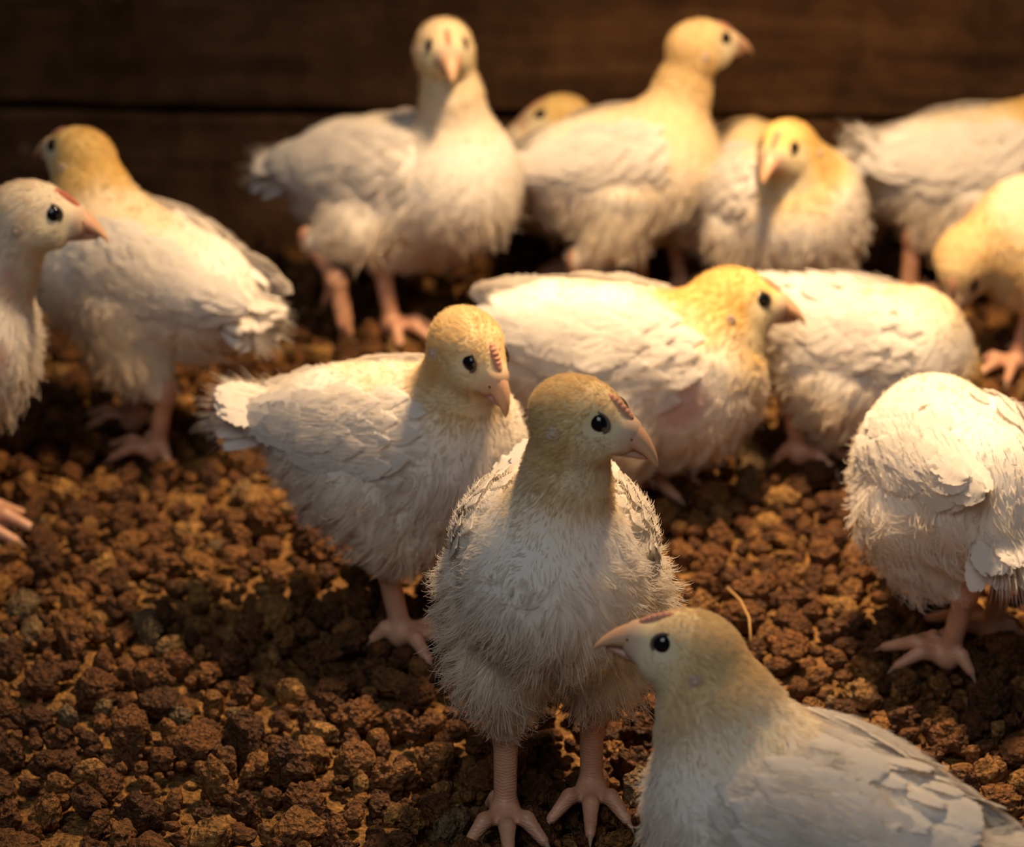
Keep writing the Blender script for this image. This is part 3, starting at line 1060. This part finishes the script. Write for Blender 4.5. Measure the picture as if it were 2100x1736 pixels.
# ------------------------------------------------------------------ the flock
SPECS = [
    dict(id='B', neck=1.25, wup=0.2, seed=2, label='yellow-headed chick at the left looking away, tail towards the viewer', yaw=150, S=1.0, g=(300, 895),
         feet=[(322, 925), (272, 862)], breast=(215, 530, 1.5), rump=(415, 600, -1.8), head=(166, 315, 3.0), hyaw=146, hpitch=4, tail=(565, 675, -4.5), skin=[(245, 500, 0.7)]),
    dict(id='C', yel=0.6, down=9000, hr=0.00025, seed=3, label='tall chick walking with one foot lifted, staring straight at the viewer', yaw=-38, S=1.08, g=(780, 650),
         feet=[(805, 668), (690, 576, -4.0)], hock=(None, (638, 496, -2.5)), breast=(930, 375, -2.0), rump=(700, 350, 2.3), head=(911, 93, -3.0), hyaw=-81, hpitch=-3,
         tail=(528, 345, 5.0), skin=[(770, 385, 1.0)]),
    dict(id='D', seed=4, label='chick peeking out behind the others by the wall, only its low head showing', yaw=176, S=0.9, g=(1190, 553),
         feet=[(1190, 562), (1200, 548)], breast=(1125, 350, 0), rump=(1280, 350, 0), head=(1152, 239, 0), hyaw=170, hpitch=-4, hs=1.1, down=6000, vox=0.004, tail=(1420, 330, 0)),
    dict(id='E', down=9000, hr=0.00025, lean=0.1, seed=5, label='upright chick in profile with raised yellow head, facing away to the right', yaw=4, S=1.0, g=(1235, 632),
         feet=[(1310, 612), (1178, 645)], breast=(1350, 335, 0), rump=(1170, 345, 0), head=(1434, 91, 0.5), hyaw=22, hpitch=2, hs=1.05, tail=(1068, 318, 1.0), yfade=15.0, yel=0.8),
    dict(id='F', seed=6, label='chick mostly hidden behind its neighbours near the wall, yellow back showing', yaw=6, S=0.95, g=(1480, 578),
         feet=[(1500, 575), (1400, 590)], breast=(1530, 372, 0), rump=(1450, 390, 0), head=(1640, 330, 1.5), hyaw=10, hpitch=-10, down=7000, vox=0.004, yfade=14.0, tail=(1330, 380, 0)),
    dict(id='G', neck=1.15, down=9000, hr=0.00025, seed=7, label='chick facing the viewer with its head turned down, grey shade on its chest', yaw=-60, S=1.0, g=(1610, 682), tail=(1490, 345, 6.0),
         feet=[(1665, 685), (1560, 678)], breast=(1645, 440, -2.2), rump=(1545, 398, 3.2), head=(1612, 300, -4.0), hyaw=-117, hpitch=-4, hs=1.05, yfade=6.5),
    dict(id='H', yfade=9.0, wup=0.2, down=9000, hr=0.00025, lean=0.1, seed=8, label='chick at the back right with rounded tail tuft, head out of view', yaw=6, S=1.12, g=(1935, 598),
         feet=[(1990, 585), (1862, 605)], breast=(2085, 355, 0.3), rump=(1895, 350, -0.3), head=(2200, 210, 0.5), hyaw=5, hpitch=0, tail=(1728, 290, -0.8), skin=[(2010, 300, 1.0), (2000, 440, 0.9)]),
    dict(id='I', yel=0.8, down=9000, hr=0.00025, seed=9, label='chick at the right edge bending down to peck the litter', yaw=-150, S=1.0, g=(2130, 725),
         feet=[(2085, 745), (2150, 715)], breast=(2120, 500, -1.5), rump=(2290, 440, 2.0), head=(1976, 535, -3.0), hyaw=-120, hpitch=-68, hs=1.1, yfade=9.0),
    dict(id='J', neck=1.25, wup=0.3, seed=10, label='chick in full profile facing right with long low neck and pink bare throat', yaw=3, S=1.1, g=(1240, 1010),
         feet=[(1300, 985), (1220, 1040)], breast=(1398, 772, 0), rump=(1130, 700, 0), head=(1508, 613, 0.5), hyaw=-1, hpitch=-5, tail=(990, 640, 0),
         skin=[(1395, 830, 1.8), (1345, 775, 1.1), (1375, 720, 0.9)], wdrop=0.3),
    dict(id='K', wup=0.3, backf=True, down=9000, hr=0.00025, seed=11, label='chick leaning forward with head hidden, wing feather tips pointing left', yaw=-8, S=1.0, g=(1690, 935),
         feet=[(1760, 915), (1640, 930)], breast=(1840, 740, -0.6), rump=(1645, 680, 0.5), head=(1985, 850, -1.0), hyaw=-8, hpitch=-50, tail=(1545, 580, 1.5), skin=[(1790, 650, 1.3)]),
    dict(id='L', wfz=0.7, wup=0.6, seed=12, label='chick at the right seen from behind, folded wing and hanging tail feathers', yaw=128, S=1.0, g=(1985, 1325),
         feet=[(1945, 1345), (2030, 1290)], breast=(1920, 955, 2.5), rump=(2015, 1005, -2.8), head=(1875, 860, 7.0), hyaw=120, hpitch=-50, tail=(2115, 1195, -7.0), yel=0.4, skin=[(1860, 860, 0.9)], fyaw=(25, 20)),
    dict(id='A', neck=1.2, redcomb=True, seed=1, label='chick cut off by the left edge, large head in profile with red comb', yaw=-14, S=1.1, g=(-60, 1080),
         feet=[(-60, 1060), (-95, 1085)], breast=(-95, 690, -1.0), rump=(-320, 680, 1.2), head=(64, 438, -1.5), hyaw=-2, hpitch=-5, yel=0.35, skin=[(20, 560, 1.0), (0, 730, 1.0)]),
    dict(id='M', yel=0.75, seed=13, label='fluffy white chick in the middle with tail to the left and head tilted down', yaw=-20, S=1.02, g=(850, 1265),
         feet=[(900, 1215), (825, 1300)], breast=(905, 920, -1.0), rump=(690, 880, 1.2), head=(962, 708, -3.5), hyaw=-50, hpitch=-30, tail=(445, 825, 3.0), down=24000, hr=0.00017, vox=0.003),
    dict(id='N', yel=0.75, seed=14, label='chick standing in front facing the viewer, head turned right, both feet planted', yaw=-92, S=1.0, g=(1130, 1640), fyaw=(0, 5),
         feet=[(1212, 1622), (1036, 1668)], breast=(1135, 1185, -2.5), rump=(1140, 1085, 4.0), rb=3.9, head=(1188, 850, -3.5), hyaw=-24, hpitch=-10, down=30000, vox=0.003, hr=0.00015),
    dict(id='O', wfz=3.5, wfv=1.3, neck=1.32, yel=0.7, wup=0.5, backf=True, seed=15, label='nearest chick in the lower right corner, head in profile facing left, legs out of view', yaw=155, S=1.0, g=(1650, 1990),
         feet=[(1560, 2030), (1640, 1930)], breast=(1540, 1660, 1.3), rump=(1840, 1750, -1.5), head=(1418, 1332, 2.5), hyaw=174, hpitch=14, tail=(2160, 1810, -4.5), down=30000, vox=0.003, hr=0.00015, shank=0.7),
]
for sp in SPECS:
    chick(sp)

# ------------------------------------------------------------------ litter crumbs
def ico(sub):
    import bmesh
    bm = bmesh.new()
    bmesh.ops.create_icosphere(bm, subdivisions=sub, radius=1.0)
    V = np.array([v.co[:] for v in bm.verts]); Fc = np.array([[v.index for v in f.verts] for f in bm.faces])
    bm.free()
    return V, Fc

def crumb_shape(seed, sub):
    V, Fc = ICO[sub]
    r = np.random.default_rng(seed)
    o = Vector(r.uniform(-50, 50, 3))
    ax = r.uniform(0.62, 1.15, 3)
    out = np.empty_like(V)
    planes = [(unit(r.normal(size=3)), r.uniform(0.72, 0.95)) for _ in range(7)]
    for i, v in enumerate(V):
        vv = Vector(v)
        d = 1 + 0.34 * mnoise.noise(vv * 1.3 + o) + 0.26 * mnoise.noise(vv * 2.7 + o) + 0.17 * (0.35 - abs(mnoise.noise(vv * 5.0 + o))) + 0.13 * mnoise.noise(vv * 9.0 + o)
        c = mnoise.cell(Vector((v[0] * 2.2, v[1] * 2.2, v[2] * 5.0)) + o)
        d += 0.10 * (c - 0.5)
        q = v * d
        for n_, k in planes:
            e = q @ n_ - k
            if e > 0:
                q = q - n_ * e * 0.8
        out[i] = q * ax
    return out, Fc
ICO = {s: ico(s) for s in (1, 2, 3, 4)}
NVAR = 16
HI = [mesh_from('litter_crumb', *crumb_shape(100 + k, 4), M_CLUMP) for k in range(NVAR)]
for m in HI:
    m.polygons.foreach_set('use_smooth', np.ones(len(m.polygons), bool))
MIDV = [crumb_shape(100 + k, 3) for k in range(NVAR)]
LOV = [crumb_shape(100 + k, 2) for k in range(NVAR)]
TINY = [crumb_shape(100 + k, 1) for k in range(NVAR)]

def wall_y(x):
    return WA[1] + (WB[1] - WA[1]) * (x - WA[0]) / (WB[0] - WA[0])

crumbs = []
cell = {}
def try_add(x, y, r, z, tight):
    k = (int(x / 0.03), int(y / 0.03))
    for i in (-1, 0, 1):
        for j in (-1, 0, 1):
            for (x2, y2, r2, z2) in cell.get((k[0] + i, k[1] + j), ()):
                if (x - x2) ** 2 + (y - y2) ** 2 + (z - z2) ** 2 < (tight * (r + r2)) ** 2:
                    return False
    cell.setdefault(k, []).append((x, y, r, z))
    crumbs.append((x, y, z, r))
    return True
rr = random.Random(11)
for (n, ra, rb, zo, tight) in ((2600, 0.0085, 0.0125, 0.0, 0.80), (9000, 0.0058, 0.0085, 0.001, 0.80), (26000, 0.0034, 0.0056, 0.002, 0.82), (16000, 0.0018, 0.0032, 0.004, 0.85)):
    for _ in range(n):
        y = rr.uniform(0.74, 1.90)
        x = rr.uniform(-0.62, 0.62)
        if abs(x) > 0.215 * y + 0.06 or y > wall_y(x) - 0.004:
            continue
        r = rr.uniform(ra, rb)
        if ra < 0.003 and y > 1.35:
            continue
        z = gh(x, y) - 0.009 + r * 0.55 + rr.uniform(0, 0.004) + zo
        try_add(x, y, r, z, tight)

def hidden(p):
    d = p - CAM; L_ = np.linalg.norm(d); d = d / L_
    for c, r in CHICKS:
        t = (c - CAM) @ d
        if 0 < t < L_ and np.linalg.norm(CAM + d * t - c) < r:
            return True
    return False
score = []
for i, (x, y, z, r) in enumerate(crumbs):
    p = np.array((x, y, z))
    u, v = project(p)
    rpx = r / ((p - CAM) @ FWD) * F
    if -5 < u < W + 5 and -5 < v < H + 5 and r > 0.005 and not hidden(p):
        score.append((rpx, i))
score.sort(reverse=True)
top = set(i for _, i in score[:300])
bV, bF, bT = [], [], []
off = 0
for i, (x, y, z, r) in enumerate(crumbs):
    k = rr.randrange(NVAR)
    rot = np.array(Matrix.Rotation(rr.uniform(0, 6.28), 3, 'Z') @ Matrix.Rotation(rr.uniform(-0.6, 0.6), 3, 'X') @ Matrix.Rotation(rr.choice((0, 1.57, 3.14)), 3, 'Y'))
    if i in top:
        o = link('litter_crumb', HI[k])
        o.matrix_basis = mat4(rot, (x, y, z), r)
        o['label'] = 'rough brown litter crumb lying on the pen floor'
        o['category'] = 'litter crumb'
        o['group'] = 'largest loose brown litter crumbs on the pen floor'
        continue
    inframe = True
    u, v = project((x, y, z))
    inframe = -60 < u < W + 60 and v < H + 80
    src = MIDV if (r > 0.0068 and inframe and y < 1.6) else (LOV if r > 0.003 else TINY)
    if not inframe and src is MIDV:
        src = LOV
    V_, F_ = src[k]
    bV.append(V_ @ rot.T * r + np.array((x, y, z))); bF.append(F_ + off); off += len(V_)
    bT.append(np.full(len(V_), rr.random(), np.float32))
bV = np.concatenate(bV); bF = np.concatenate(bF); bT = np.concatenate(bT)
me = bpy.data.meshes.new('litter')
me.vertices.add(len(bV)); me.vertices.foreach_set('co', bV.astype(np.float32).ravel())
me.loops.add(len(bF) * 3); me.loops.foreach_set('vertex_index', bF.astype(np.int32).ravel())
me.polygons.add(len(bF)); me.polygons.foreach_set('loop_start', np.arange(0, len(bF) * 3, 3, dtype=np.int32))
me.polygons.foreach_set('use_smooth', np.ones(len(bF), bool))
me.update(calc_edges=True)
at = me.attributes.new('tint', 'FLOAT', 'POINT'); at.data.foreach_set('value', bT)
me.materials.append(M_CLUMP)
lit = link('litter', me)
lit['kind'] = 'stuff'
lit['label'] = 'loose crumbly brown litter covering the pen floor'
lit['category'] = 'litter'
print('CRUMBS', len(crumbs), 'tris', len(bF), 'top', len(top), 'smallest top px', score[min(299, len(score) - 1)][0])

# ------------------------------------------------------------------ a straw on the litter
def tube(name, pts, rad, mat, n=7):
    pts = [np.asarray(p) for p in pts]
    rings = []
    for i, p in enumerate(pts):
        t = unit(pts[min(i + 1, len(pts) - 1)] - pts[max(i - 1, 0)])
        e = basis(t, np.array((0.1, 0.2, 1.0)))
        rings.append([p + (e[:, 1] * math.cos(a_) + e[:, 2] * math.sin(a_)) * rad for a_ in np.linspace(0, 2 * math.pi, n + 1)[:-1]])
    return loft(name, rings, mat)
sa, sb = ground(1492, 1205, 0.016), ground(1540, 1315, 0.009)
st = link('straw', tube('straw', [sa, sa * 0.66 + sb * 0.34 + np.array((0.0025, 0, 0.003)), sa * 0.33 + sb * 0.67 + np.array((0.003, 0, 0.003)), sb], 0.0007, M_STRAW))
st['label'] = 'thin dry curved straw on the litter above the nearest chick'
st['category'] = 'straw'
